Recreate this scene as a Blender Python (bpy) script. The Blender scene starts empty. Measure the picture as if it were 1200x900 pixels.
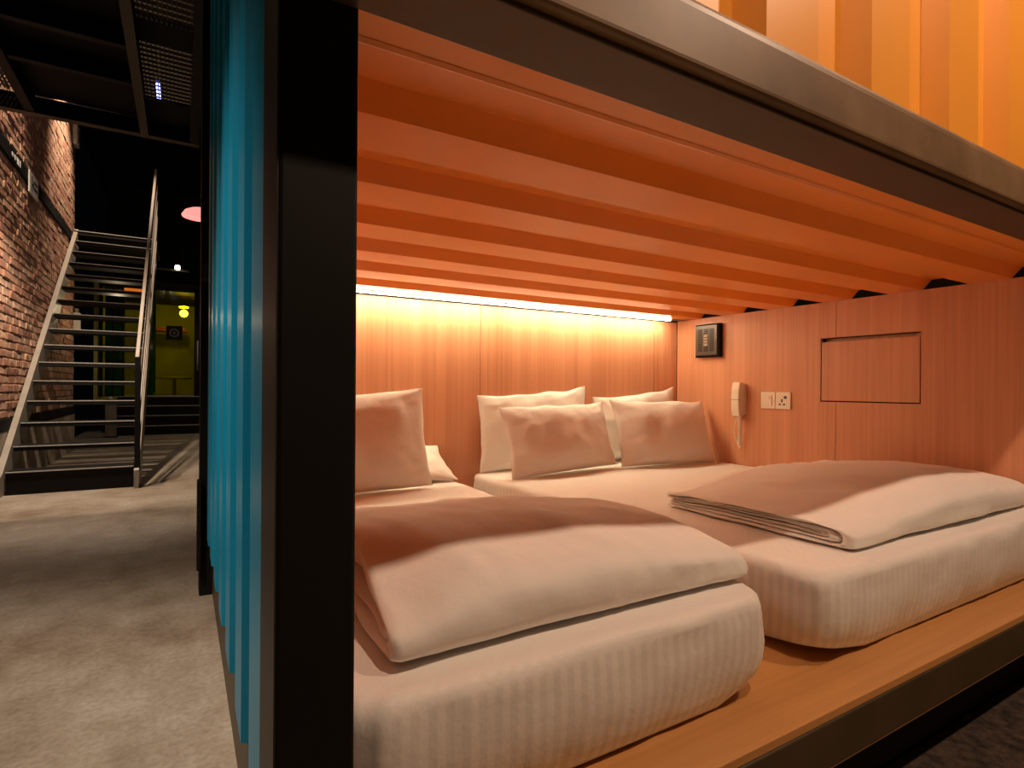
import bpy, bmesh, math, random
from mathutils import Vector, Matrix, noise
random.seed(7)
SC = bpy.context.scene
COL = SC.collection

# ---------------------------------------------------------------- camera
H = 0.9
F_PX = 657.0
YAW = math.atan(387 / 657.0)
ROLL = math.radians(0.38)
cam_d = bpy.data.cameras.new('camera')
cam = bpy.data.objects.new('camera', cam_d)
COL.objects.link(cam)
cam_d.sensor_width = 36.0
cam_d.lens = 36.0 * F_PX / 1200.0
cam_d.shift_y = 4.6 / 1200.0
cam_d.clip_start = 0.02
fw = Vector((math.sin(YAW), math.cos(YAW), 0))
rt = Vector((math.cos(YAW), -math.sin(YAW), 0))
up = Vector((0, 0, 1))
cx_ = rt * math.cos(ROLL) + up * math.sin(ROLL)
cy_ = up * math.cos(ROLL) - rt * math.sin(ROLL)
m = Matrix.Identity(4)
for i in range(3):
    m[i][0] = cx_[i]; m[i][1] = cy_[i]; m[i][2] = -fw[i]
m[0][3], m[1][3], m[2][3] = 0, 0, H
cam.matrix_world = m
SC.camera = cam

# ---------------------------------------------------------------- world, view
w = bpy.data.worlds.new('world'); SC.world = w
w.use_nodes = True
w.node_tree.nodes['Background'].inputs[0].default_value = (0.6, 0.7, 1.0, 1)
w.node_tree.nodes['Background'].inputs[1].default_value = 0.001
SC.view_settings.view_transform = 'Standard'
SC.view_settings.look = 'None'
SC.view_settings.exposure = 0.0
SC.view_settings.gamma = 1.0
SC.view_settings.use_curve_mapping = False
SC.cycles.use_denoising = True
SC.cycles.max_bounces = 10
SC.cycles.diffuse_bounces = 6
SC.cycles.sample_clamp_indirect = 6.0


def spot(name, loc, target, power, color, size, radius, blend=0.3):
    d = bpy.data.lights.new(name, 'SPOT')
    d.energy = power; d.color = color
    d.spot_size = math.radians(size); d.spot_blend = blend
    d.shadow_soft_size = radius
    o = bpy.data.objects.new(name, d); COL.objects.link(o)
    o.location = loc
    o.rotation_euler = (Vector(target) - Vector(loc)).to_track_quat('-Z', 'Y').to_euler()
    return o


def point(name, loc, power, color, radius):
    d = bpy.data.lights.new(name, 'POINT')
    d.energy = power; d.color = color; d.shadow_soft_size = radius
    o = bpy.data.objects.new(name, d); COL.objects.link(o)
    o.location = loc
    return o


WARM = (1.0, 0.68, 0.46)
SOFT = (1.0, 0.80, 0.62)
# ceiling spots of the aisle in front of the bunk
spot('aisle_lamp_light', (0.75, -0.36, 2.95), (0.95, 0.50, 1.15), 104, WARM, 124, 0.035, 0.45)
spot('aisle_lamp_light.001', (2.15, -0.36, 2.95), (2.15, 0.50, 1.15), 104, WARM, 124, 0.035, 0.45)
# unseen fill light added low in the aisle to brighten ceiling and mattress fronts
point('aisle_fill_light', (1.5, -0.8, 0.20), 11, (1.0, 0.50, 0.20), 0.10)
# corridor spots hanging under the walkway
spot('corridor_lamp_light', (-0.75, 1.3, 2.80), (-0.55, 1.65, 0), 340, SOFT, 72, 0.04, 0.9)
spot('corridor_lamp_light.001', (-0.72, 5.35, 2.72), (-0.68, 6.15, 0), 210, SOFT, 112, 0.03, 0.6)
spot('wall_washer_light', (-0.95, 5.6, 5.2), (-1.25, 6.3, 1.5), 620, (1.0, 0.76, 0.55), 60, 0.05, 0.8)
spot('wall_washer_light.001', (-0.75, 8.6, 5.4), (-1.2, 9.0, 2.6), 620, (1.0, 0.76, 0.55), 62, 0.05, 0.8)
point('under_stair_fill_light', (-0.75, 9.2, 1.9), 7, (1.0, 0.75, 0.45), 0.05)  # unseen light added below the landing to brighten the dado, no fixture
spot('far_lamp_light', (-0.08, 11.6, 3.0), (-0.2, 11.9, 0), 26, (1.0, 0.82, 0.62), 130, 0.03, 0.5)
# lamp above the walkway, shining down through the grating
point('grating_lamp_light', (-0.45, 3.2, 4.3), 60, (1.0, 0.72, 0.45), 0.03)

# ---------------------------------------------------------------- materials
def new_mat(name):
    mt = bpy.data.materials.new(name); mt.use_nodes = True
    nt = mt.node_tree
    return mt, nt, nt.nodes['Principled BSDF']


def tex_coord(nt, scale, kind='Object'):
    tc = nt.nodes.new('ShaderNodeTexCoord')
    mp = nt.nodes.new('ShaderNodeMapping')
    mp.inputs['Scale'].default_value = scale
    if kind == 'World':
        g = nt.nodes.new('ShaderNodeNewGeometry')
        nt.links.new(g.outputs['Position'], mp.inputs['Vector'])
    else:
        nt.links.new(tc.outputs[kind], mp.inputs['Vector'])
    return mp


def ramp(nt, stops):
    r = nt.nodes.new('ShaderNodeValToRGB')
    el = r.color_ramp.elements
    while len(el) < len(stops): el.new(0.5)
    for e, (p, c) in zip(el, stops):
        e.position = p; e.color = (*c, 1)
    return r


def nz(nt, mp, scale=1.0, detail=4, rough=0.55):
    n = nt.nodes.new('ShaderNodeTexNoise')
    n.inputs['Scale'].default_value = scale
    n.inputs['Detail'].default_value = detail
    n.inputs['Roughness'].default_value = rough
    nt.links.new(mp.outputs[0], n.inputs['Vector'])
    return n


def bump(nt, bs, src, strength, dist=0.01):
    b = nt.nodes.new('ShaderNodeBump')
    b.inputs['Strength'].default_value = strength
    b.inputs['Distance'].default_value = dist
    nt.links.new(src, b.inputs['Height'])
    nt.links.new(b.outputs[0], bs.inputs['Normal'])


def simple(name, col, rough=0.5, metal=0.0, var=0.12, nscale=8.0, bmp=0.0, spec=0.5):
    mt, nt, bs = new_mat(name)
    mp = tex_coord(nt, (1, 1, 1), 'World')
    n = nz(nt, mp, nscale, 5)
    lo = tuple(c * (1 - var) for c in col); hi = tuple(min(1, c * (1 + var)) for c in col)
    r = ramp(nt, [(0.3, lo), (0.7, hi)])
    nt.links.new(n.outputs['Fac'], r.inputs[0])
    nt.links.new(r.outputs[0], bs.inputs['Base Color'])
    bs.inputs['Roughness'].default_value = rough
    bs.inputs['Metallic'].default_value = metal
    bs.inputs['Specular IOR Level'].default_value = spec
    if bmp: bump(nt, bs, n.outputs['Fac'], bmp)
    return mt


def emit(name, col, strength):
    mt, nt, bs = new_mat(name)
    bs.inputs['Base Color'].default_value = (*col, 1)
    bs.inputs['Emission Color'].default_value = (*col, 1)
    bs.inputs['Emission Strength'].default_value = strength
    return mt


def wood(name, scale, dark, light, rough=0.42):
    mt, nt, bs = new_mat(name)
    mp = tex_coord(nt, scale, 'World')
    n1 = nz(nt, mp, 1.0, 5, 0.6)
    mp2 = tex_coord(nt, tuple(s * 0.12 for s in scale), 'World')
    n2 = nz(nt, mp2, 1.0, 2)
    mx = nt.nodes.new('ShaderNodeMath'); mx.operation = 'MULTIPLY_ADD'
    mx.inputs[1].default_value = 0.55; mx.inputs[2].default_value = 0.0
    nt.links.new(n1.outputs['Fac'], mx.inputs[0])
    m2 = nt.nodes.new('ShaderNodeMath'); m2.operation = 'MULTIPLY_ADD'
    m2.inputs[1].default_value = 0.45
    nt.links.new(n2.outputs['Fac'], m2.inputs[0]); nt.links.new(mx.outputs[0], m2.inputs[2])
    r = ramp(nt, [(0.32, dark), (0.68, light)])
    nt.links.new(m2.outputs[0], r.inputs[0])
    nt.links.new(r.outputs[0], bs.inputs['Base Color'])
    bs.inputs['Roughness'].default_value = rough
    bump(nt, bs, n1.outputs['Fac'], 0.06, 0.002)
    return mt


def cloth(name, col, stripes=False, stripe_scale=1.0):
    mt, nt, bs = new_mat(name)
    bs.inputs['Roughness'].default_value = 0.8
    bs.inputs['Specular IOR Level'].default_value = 0.25
    bs.inputs['Sheen Weight'].default_value = 0.15
    mp = tex_coord(nt, (1, 1, 1), 'World')
    n = nz(nt, mp, 260.0, 2)
    n2 = nz(nt, mp, 9.0, 4)
    ad = nt.nodes.new('ShaderNodeMath'); ad.operation = 'MULTIPLY_ADD'
    ad.inputs[1].default_value = 0.05
    nt.links.new(n.outputs['Fac'], ad.inputs[0]); nt.links.new(n2.outputs['Fac'], ad.inputs[2])
    bump(nt, bs, ad.outputs[0], 0.35, 0.012)
    if stripes:
        uv = tex_coord(nt, (1, 1, 1), 'UV')
        wv = nt.nodes.new('ShaderNodeTexWave')
        wv.wave_type = 'BANDS'; wv.bands_direction = 'X'; wv.wave_profile = 'SIN'
        wv.inputs['Scale'].default_value = stripe_scale
        nt.links.new(uv.outputs[0], wv.inputs['Vector'])
        sx = nt.nodes.new('ShaderNodeSeparateXYZ'); nt.links.new(uv.outputs[0], sx.inputs[0])
        mr = nt.nodes.new('ShaderNodeMapRange'); mr.interpolation_type = 'SMOOTHSTEP'
        mr.inputs[1].default_value = 0.80; mr.inputs[2].default_value = 0.97
        nt.links.new(sx.outputs[1], mr.inputs[0])
        mxx = nt.nodes.new('ShaderNodeMath'); mxx.operation = 'MAXIMUM'
        nt.links.new(wv.outputs['Fac'], mxx.inputs[0]); nt.links.new(mr.outputs[0], mxx.inputs[1])
        r = ramp(nt, [(0.30, tuple(c * 0.90 for c in col)), (0.70, col)])
        nt.links.new(mxx.outputs[0], r.inputs[0])
        nt.links.new(r.outputs[0], bs.inputs['Base Color'])
        r2 = ramp(nt, [(0.35, (0.80,) * 3), (0.65, (0.45,) * 3)])
        nt.links.new(wv.outputs['Fac'], r2.inputs[0])
        nt.links.new(r2.outputs[0], bs.inputs['Roughness'])
    else:
        bs.inputs['Base Color'].default_value = (*col, 1)
    return mt


M = {}
M['blue'] = simple('blue_paint', (0.0, 0.22, 0.40), 0.36, var=0.10, nscale=3, spec=0.2)
M['orange'] = simple('orange_paint', (0.92, 0.31, 0.040), 0.28, var=0.05, nscale=3)
M['orange_upper'] = simple('amber_orange_paint', (0.92, 0.375, 0.045), 0.4, var=0.05, nscale=3)
M['black'] = simple('black_steel', (0.0035, 0.003, 0.003), 0.6, var=0.2, nscale=6, spec=0.22)
M['black_panel'] = simple('black_plate', (0.003, 0.003, 0.0032), 0.75, var=0.2, spec=0.2)
M['olive'] = simple('dark_olive_steel', (0.05, 0.034, 0.014), 0.5, var=0.2, nscale=5)
M['cheek'] = simple('dark_grey_steel', (0.020, 0.019, 0.018), 0.5, var=0.2, spec=0.3)
M['rail_grey'] = simple('grey_brown_steel', (0.20, 0.122, 0.064), 0.45, var=0.25, nscale=7, bmp=0.05)
M['steel_light'] = simple('pale_steel', (0.27, 0.235, 0.195), 0.45, var=0.12)
M['steel_edge'] = simple('worn_steel_edge', (0.40, 0.38, 0.35), 0.4, var=0.15, nscale=20)
M['tread'] = simple('dark_tread_plate', (0.008, 0.007, 0.006), 0.6, var=0.2, spec=0.2)
M['wall_wood'] = wood('oak_veneer_wall', (70, 70, 1.1), (0.50, 0.215, 0.108), (0.71, 0.35, 0.20))
M['deck_wood'] = wood('oak_veneer_deck', (1.6, 60, 60), (0.42, 0.190, 0.055), (0.56, 0.275, 0.095), 0.38)
M['sheet'] = cloth('striped_cotton_sheet', (0.80, 0.765, 0.73), True, 12.5)
M['duvet'] = cloth('cotton_duvet_cover', (0.80, 0.765, 0.73))
M['pillow'] = cloth('cotton_pillowcase', (0.82, 0.78, 0.735))
M['plastic'] = simple('ivory_plastic', (0.80, 0.72, 0.60), 0.35, var=0.03)
M['hole'] = simple('black_recess', (0.004, 0.004, 0.004), 0.8, var=0.1)
M['vent'] = simple('bronze_black_plastic', (0.055, 0.045, 0.036), 0.35, var=0.08)
M['mortar'] = simple('mortar', (0.34, 0.25, 0.18), 0.9, var=0.25, nscale=14, bmp=0.5)
M['dado'] = simple('concrete_render', (0.42, 0.34, 0.26), 0.85, var=0.25, nscale=4, bmp=0.3)
M['white'] = simple('white_board', (0.72, 0.70, 0.66), 0.5, var=0.03)
M['mark_white'] = simple('white_print', (0.8, 0.8, 0.78), 0.5, var=0.02)
M['mark_black'] = simple('black_print', (0.01, 0.01, 0.01), 0.5, var=0.02)
M['dark_wall'] = simple('dark_wall_paint', (0.012, 0.012, 0.013), 0.8, var=0.2)
M['led'] = emit('led_diffuser', (1.0, 0.83, 0.53), 98.0)
M['tube'] = emit('violet_tube', (0.22, 0.25, 1.0), 9.0)
M['pink'] = emit('pink_lamp_glass', (1.0, 0.36, 0.32), 1.0)
M['bulb'] = emit('white_bulb', (1.0, 0.93, 0.85), 14.0)
M['amber'] = emit('amber_lamp', (1.0, 0.60, 0.08), 5.0)
M['orange_lit'] = emit('orange_lit_panel', (1.0, 0.22, 0.02), 0.55)
M['booth'] = simple('booth_plaster', (0.45, 0.42, 0.10), 0.7, var=0.25, nscale=1.5)
M['green_cloth'] = simple('green_curtain', (0.03, 0.20, 0.05), 0.8, var=0.3, nscale=9)
M['red_shelf'] = simple('rust_shelf', (0.45, 0.10, 0.03), 0.6)
M['brick'] = []
for i, c in enumerate([(0.50, 0.27, 0.17), (0.43, 0.21, 0.135), (0.56, 0.34, 0.22), (0.47, 0.29, 0.20), (0.38, 0.18, 0.12)]):
    M['brick'].append(simple('clay_brick_%s' % 'abcde'[i], c, 0.85, var=0.3, nscale=22, bmp=0.6))


def mat_floor():
    mt, nt, bs = new_mat('polished_concrete')
    mp = tex_coord(nt, (1, 1, 1), 'World')
    a = nz(nt, mp, 0.9, 6, 0.6); b = nz(nt, mp, 7.0, 8, 0.65); c = nz(nt, mp, 60, 3)
    r = ramp(nt, [(0.36, (0.17, 0.125, 0.085)), (0.5, (0.30, 0.25, 0.195)), (0.64, (0.42, 0.38, 0.325))])
    mx = nt.nodes.new('ShaderNodeMix'); mx.data_type = 'FLOAT'
    mx.inputs[0].default_value = 0.34
    nt.links.new(a.outputs['Fac'], mx.inputs[2]); nt.links.new(b.outputs['Fac'], mx.inputs[3])
    nt.links.new(mx.outputs[0], r.inputs[0])
    mm = nt.nodes.new('ShaderNodeMix'); mm.data_type = 'RGBA'; mm.blend_type = 'MULTIPLY'
    mm.inputs[0].default_value = 0.5
    r2 = ramp(nt, [(0.35, (0.6, 0.55, 0.5)), (0.6, (1, 1, 1))])
    nt.links.new(c.outputs['Fac'], r2.inputs[0])
    nt.links.new(r.outputs[0], mm.inputs[6]); nt.links.new(r2.outputs[0], mm.inputs[7])
    nt.links.new(mm.outputs[2], bs.inputs['Base Color'])
    bs.inputs['Roughness'].default_value = 0.55
    bump(nt, bs, b.outputs['Fac'], 0.08, 0.01)
    return mt


M['floor'] = mat_floor()


def mat_glass():
    mt, nt, bs = new_mat('green_glass')
    bs.inputs['Base Color'].default_value = (0.50, 0.58, 0.05, 1)
    bs.inputs['Transmission Weight'].default_value = 1.0
    bs.inputs['Roughness'].default_value = 0.06
    bs.inputs['IOR'].default_value = 1.2
    return mt


M['glass'] = mat_glass()
M['carpet'] = simple('dark_carpet', (0.045, 0.028, 0.019), 0.95, var=0.85, nscale=38, bmp=1.0)


# ---------------------------------------------------------------- mesh helpers
class MB:
    def __init__(self):
        self.v = []; self.f = []; self.uv = None

    def box(self, x0, x1, y0, y1, z0, z1):
        b = len(self.v)
        self.v += [(x0, y0, z0), (x1, y0, z0), (x1, y1, z0), (x0, y1, z0), (x0, y0, z1), (x1, y0, z1), (x1, y1, z1), (x0, y1, z1)]
        self.f += [tuple(b + i for i in q) for q in ((0, 3, 2, 1), (4, 5, 6, 7), (0, 1, 5, 4), (1, 2, 6, 5), (2, 3, 7, 6), (3, 0, 4, 7))]
        return self

    def prism(self, pts, axis, a0, a1):
        """extrude a polygon; pts are in the two other axes (in xyz order)"""
        b = len(self.v); n = len(pts)
        for a in (a0, a1):
            for (p, q) in pts:
                self.v.append({'x': (a, p, q), 'y': (p, a, q), 'z': (p, q, a)}[axis])
        for i in range(n):
            j = (i + 1) % n
            self.f.append((b + i, b + j, b + n + j, b + n + i))
        self.f.append(tuple(b + i for i in range(n))[::-1]); self.f.append(tuple(b + n + i for i in range(n)))
        return self

    def tube(self, pts, r, seg=8):
        b = len(self.v); n = len(pts)
        pts = [Vector(p) for p in pts]
        nrm = None
        for i, p in enumerate(pts):
            t = (pts[min(i + 1, n - 1)] - pts[max(i - 1, 0)]).normalized()
            if nrm is None:
                nrm = t.orthogonal().normalized()
            nrm = (nrm - t * nrm.dot(t)).normalized()
            bn = t.cross(nrm)
            for k in range(seg):
                a = 2 * math.pi * k / seg
                self.v.append(tuple(p + nrm * (r * math.cos(a)) + bn * (r * math.sin(a))))
        for i in range(n - 1):
            for k in range(seg):
                k2 = (k + 1) % seg
                self.f.append((b + i * seg + k, b + i * seg + k2, b + (i + 1) * seg + k2, b + (i + 1) * seg + k))
        self.f.append(tuple(b + k for k in range(seg))[::-1])
        self.f.append(tuple(b + (n - 1) * seg + k for k in range(seg)))
        return self

    def lathe(self, prof, c, seg=28, cap=True):
        b = len(self.v); n = len(prof)
        for (r, z) in prof:
            for k in range(seg):
                a = 2 * math.pi * k / seg
                self.v.append((c[0] + r * math.cos(a), c[1] + r * math.sin(a), c[2] + z))
        for i in range(n - 1):
            for k in range(seg):
                k2 = (k + 1) % seg
                self.f.append((b + i * seg + k, b + i * seg + k2, b + (i + 1) * seg + k2, b + (i + 1) * seg + k))
        if cap:
            self.f.append(tuple(b + k for k in range(seg))[::-1]); self.f.append(tuple(b + (n - 1) * seg + k for k in range(seg)))
        return self

    def sheet(self, prof, axis, a0, a1, th, down):
        """corrugated sheet: prof = list of (t, d); extruded along axis with thickness th"""
        return self.prism(prof + [(p + (down[0] * th), q + (down[1] * th)) for (p, q) in reversed(prof)], axis, a0, a1)

    def build(self, name, mat, parent=None, smooth=False, bevel=0.0, seg=2):
        off = Vector(parent['_base']) if parent is not None and '_base' in parent.keys() else Vector((0, 0, 0))
        me = bpy.data.meshes.new(name)
        me.from_pydata([tuple(Vector(p) - off) for p in self.v], [], self.f)
        bm = bmesh.new(); bm.from_mesh(me)
        bmesh.ops.recalc_face_normals(bm, faces=bm.faces)
        if bevel:
            es = [e for e in bm.edges if len(e.link_faces) == 2 and e.calc_face_angle(0) > 0.6]
            bmesh.ops.bevel(bm, geom=es, offset=bevel, segments=seg, affect='EDGES', profile=0.5)
        bm.to_mesh(me); bm.free()
        if self.uv:
            ul = me.uv_layers.new(name='UVMap')
            for lp in me.loops:
                ul.data[lp.index].uv = self.uv[lp.vertex_index]
        if smooth:
            me.polygons.foreach_set('use_smooth', [True] * len(me.polygons))
        me.materials.append(mat)
        o = bpy.data.objects.new(name, me)
        COL.objects.link(o)
        if parent is not None:
            o.parent = parent
            o['_base'] = tuple(off)
        return o


def empty(name, loc=(0, 0, 0)):
    o = bpy.data.objects.new(name, None)
    COL.objects.link(o); o.location = loc; o['_base'] = tuple(loc)
    o.empty_display_size = 0.05
    return o


def tag(o, label, cat, group=None):
    o['label'] = label; o['category'] = cat
    if group: o['group'] = group
    return o


def structure(o, label=None):
    o['kind'] = 'structure'
    if label: o['label'] = label
    return o


def B(*a):
    return MB().box(*a)


# ---------------------------------------------------------------- the setting
structure(B(-1.6, 6.0, -4.0, 18.0, -0.12, 0.0).build('floor', M['floor']), 'grey brown polished concrete floor of the corridor')
structure(B(-1.75, 6.0, -4.0, 18.0, 5.9, 6.0).build('ceiling', M['dark_wall']), 'black ceiling high above the walkway')
structure(B(-1.6, 6.0, 17.0, 17.1, 0.0, 5.9).build('wall_far', M['dark_wall']), 'black wall at the far end of the corridor')

# brick wall on the left
WX = -1.30
wl = structure(B(WX - 0.30, WX - 0.004, -4.0, 9.85, 0.0, 5.9).build('wall_left', M['mortar']), 'old red brick wall running along the corridor behind the stairs')
wl['_base'] = (0, 0, 0)
B(WX - 0.02, WX + 0.012, -4.0, 9.86, 0.0, 0.50).build('dado', M['dado'], wl, bevel=0.004)['label'] = 'pale rendered base of the brick wall'
B(WX - 0.02, WX + 0.016, -4.0, 9.86, 0.50, 0.605).build('base_band', M['black_panel'], wl, bevel=0.004)['label'] = 'dark strip above the rendered base'
# bricks: a handful of shared meshes, the largest in view one by one
variants = []
for k in range(8):
    bm = bmesh.new()
    bmesh.ops.create_cube(bm, size=1.0)
    rr = random.Random(k)
    for v in bm.verts:
        v.co.x *= 0.03; v.co.y *= 0.208; v.co.z *= 0.062
        v.co += Vector((rr.uniform(-.006, .006), rr.uniform(-.006, .006), rr.uniform(-.004, .004)))
    bmesh.ops.bevel(bm, geom=[e for e in bm.edges if e.verts[0].co.x + e.verts[1].co.x > 0], offset=0.006, segments=1, affect='EDGES')
    me = bpy.data.meshes.new('brick'); bm.to_mesh(me); bm.free()
    me.materials.append(M['brick'][k % 5])
    variants.append(me)
spots_b = []
row = 0
z = 0.645
while z < 5.2:
    y = 1.6 + (0.1125 if row % 2 else 0.0)
    while y < 9.74:
        spots_b.append((y, z)); y += 0.225
    z += 0.0745; row += 1
BAND0, BAND1 = 2.85, 2.955


def shows(y, z):
    # seen size; drop what the frame or the walkway cuts off
    F = y * math.cos(YAW) + WX * math.sin(YAW)
    px = 600 + F_PX * (WX * math.cos(YAW) - y * math.sin(YAW)) / F
    py = 454 - F_PX * (z - H) / F
    x_st = (y - 5.95) * 0.777
    vis = px > -3 and py > 126 and z > x_st + 0.05
    return (1.0 / F) if vis else 0.0


ranked = sorted(spots_b, key=lambda s: -shows(*s))
nearest = [s for s in ranked if not (BAND0 - 0.03 < s[1] < BAND1 + 0.03)][:296]
near_set = set(nearest)
for (y, z) in nearest:
    o = bpy.data.objects.new('brick', variants[random.randrange(8)])
    COL.objects.link(o); o.parent = wl
    o.location = (WX - 0.010 + random.uniform(-.005, .005), y, z)
rest = MB()
rest_mats = []
for (y, z) in spots_b:
    if (y, z) in near_set or BAND0 - 0.01 < z < BAND1 + 0.01: continue
    if y > 9.7: continue
    d = random.uniform(-.005, .005)
    rest.box(WX - 0.03, WX + 0.004 + d, y - .103, y + .103, z - .031, z + .031)
    rest_mats.append(random.randrange(5))
ro = rest.build('brickwork', M['brick'][0], wl)
for q in M['brick'][1:]: ro.data.materials.append(q)
for i, p in enumerate(ro.data.polygons): p.material_index = rest_mats[min(i // 6, len(rest_mats) - 1)]
ro['kind'] = 'stuff'
# dark band with painted marks
tr = structure(B(WX - 0.02, WX + 0.018, -4.0, 9.85, BAND0, BAND1).build('trim_1', M['black_panel'], bevel=0.003), 'black horizontal band crossing the brick wall')
tr['_base'] = (0, 0, 0)
mk = MB()
X = WX + 0.019
for (y0, y1, z0, z1) in ((6.40, 6.47, 2.89, 2.925), (6.49, 6.53, 2.885, 2.90), (6.50, 6.56, 2.905, 2.93), (6.58, 6.60, 2.875, 2.935), (6.62, 6.64, 2.875, 2.935), (6.68, 6.70, 2.88, 2.94)):
    mk.box(X, X + 0.003, y0, y1, z0, z1)
mk.build('painted_marks', M['mark_white'], tr)['label'] = 'small white painted marks'

sg = tag(empty('wall_sign', (WX + 0.02, 7.17, 2.86)), 'small white sign plate with black bars across the dark band on the brick wall', 'sign')
B(WX + 0.02, WX + 0.032, 6.99, 7.36, 2.755, 2.965).build('plate', M['white'], sg, bevel=0.003)
mk = MB()
mk.box(WX + .032, WX + .035, 7.07, 7.10, 2.79, 2.93)
mk.box(WX + .032, WX + .035, 7.15, 7.31, 2.885, 2.905)
mk.box(WX + .032, WX + .035, 7.15, 7.31, 2.825, 2.845)
mk.box(WX + .032, WX + .035, 7.10, 7.15, 2.85, 2.87)
mk.build('printed_bars', M['mark_black'], sg)
sg = tag(empty('wall_box', (WX + 0.02, 9.66, 4.18)), 'pale slim box mounted high at the far end of the brick wall', 'box')
B(WX + 0.006, WX + 0.06, 9.56, 9.78, 4.18, 4.46).build('housing', M['white'], sg, bevel=0.01)
B(WX + 0.06, WX + 0.066, 9.60, 9.74, 4.24, 4.40).build('cover', M['steel_light'], sg)
sg = tag(empty('switch_box', (WX + 0.02, 9.78, 1.62)), 'small white box on the wall end seen between the stair treads', 'box')
B(WX + 0.006, WX + 0.08, 9.70, 9.83, 1.62, 1.90).build('housing', M['white'], sg, bevel=0.008)
B(WX + 0.02, WX + 0.06, 9.75, 9.79, 1.90, 1.96).build('conduit', M['steel_light'], sg)

# ---------------------------------------------------------------- the container with the bunk in its long side
Y0 = 0.607            # face of the corner post and of the platform edge
ZD = 0.288            # top of the platform
XL, XR, YB = 0.135, 2.60, 2.436
ZC = 1.311            # underside of the ceiling ribs
ct = tag(empty('shipping_container', (0.1, Y0, 0)), 'blue corrugated shipping container with black corner posts, orange inside, holding the bunk', 'container')
B(0.083, 0.163, Y0, Y0 + 0.115, 0.0, 2.62).build('corner_post', M['black'], ct, bevel=0.004)['label'] = 'near black corner post'
B(0.0815, 0.0835, Y0 + 0.002, Y0 + 0.113, 0.0, 2.62).build('post_cheek', M['cheek'], ct)['label'] = 'olive brown outer cheek of the near post'
B(0.100, 0.150, Y0 - 0.006, Y0 + 0.004, 1.335, 1.56).build('post_plate', M['black_panel'], ct, bevel=0.002)
B(0.068, 0.12, 2.74, 2.86, 0.0, 2.62).build('corner_post', M['black'], ct, bevel=0.004)['label'] = 'far black corner post'
B(0.058, 0.075, 2.70, 2.76, 0.12, 0.50).build('lock_bracket', M['black'], ct, bevel=0.003)
B(2.66, 2.76, Y0, Y0 + 0.115, 0.0, 2.62).build('corner_post', M['black'], ct, bevel=0.004)
# side panel: corrugation standing out to -X
XO, XI = 0.0925, 0.1285
prof = [(XI, 0.715), (XO, 0.72)]
yk = 1.085; P = 0.279
prof += [(XO, 0.955), (XI, 0.985)]
while yk < 2.72:
    prof += [(XI, yk - 0.030), (XO, yk), (XO, min(yk + 0.125, 2.74)), (XI, min(yk + 0.155, 2.745))]
    yk += P
MB().sheet(prof, 'z', 0.275, 2.60, 0.002, (1, 0)).build('side_panel', M['blue'], ct)['label'] = 'blue corrugated side'
B(0.118, 0.16, 0.72, 2.75, 0.0, 0.184).build('bottom_rail', M['olive'], ct, bevel=0.004)
B(0.122, 0.16, 0.72, 2.75, 0.184, 0.274).build('bottom_rail', M['black'], ct, bevel=0.003)
B(0.09, 0.16, 0.72, 2.75, 2.60, 2.66).build('top_rail', M['black'], ct, bevel=0.004)
# roof of the lower bunk: ribs run along X
PR = 0.283
prof = []
yk = 0.5545
while yk < 2.5:
    a, b, c, d = yk, yk + 0.128, yk + 0.156, yk + 0.252
    prof += [(max(a, 0.598), ZC), (b, ZC), (c, ZC + 0.036), (min(d, 2.55), ZC + 0.036)]
    yk += PR
prof = [p for p in prof if p[0] <= 2.56]
MB().sheet(prof, 'x', 0.150, 2.602, 0.002, (0, 1)).build('ribbed_ceiling', M['orange'], ct)['label'] = 'orange corrugated ceiling over the beds'
MB().prism([(0.655, ZC - 0.0008), (0.662, ZC - 0.004), (0.669, ZC - 0.0008)], 'x', 0.165, 2.60).build('weld_seam', M['orange'], ct)
# rounded bottom rail of the upper bunk
rr = []
for (cy, cz, a0) in ((0.518, 1.326, 180), (0.587, 1.326, 270), (0.575, 1.392, 0), (0.530, 1.392, 90)):
    for k in range(6):
        a = math.radians(a0 + 90 * k / 5)
        rad = 0.013 if cz < 1.35 else 0.025
        rr.append((cy + rad * math.cos(a), cz + rad * math.sin(a)))
MB().prism(rr, 'x', -0.02, 2.9).build('middle_rail', M['rail_grey'], ct, smooth=False)['label'] = 'worn grey brown rail under the upper bunk'
B(0.02, 2.86, 0.514, 0.606, 1.306, 1.3128).build('rail_flange', M['olive'], ct, bevel=0.002)
# outer wall of the upper bunk
prof = []
xk = 0.175
prof.append((0.17, 0.549))
x_first = 1.372 - 0.157 * 1.0   # left end of an outer flat, as photographed
PU = 0.283
x_first = 1.008
k0 = -3
for k in range(k0, 8):
    xs = x_first + k * PU
    for p in ((xs - 0.030, 0.549), (xs, 0.513), (xs + 0.128, 0.513), (xs + 0.156, 0.549)):
        if 0.18 < p[0] < 2.9: prof.append(p)
MB().sheet(prof, 'z', 1.405, 2.60, 0.002, (0, 1)).build('upper_wall', M['orange_upper'], ct)['label'] = 'orange corrugated wall of the upper bunk'
B(0.10, 2.8, 0.505, 0.60, 2.60, 2.70).build('top_rail', M['black'], ct, bevel=0.006)

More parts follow.
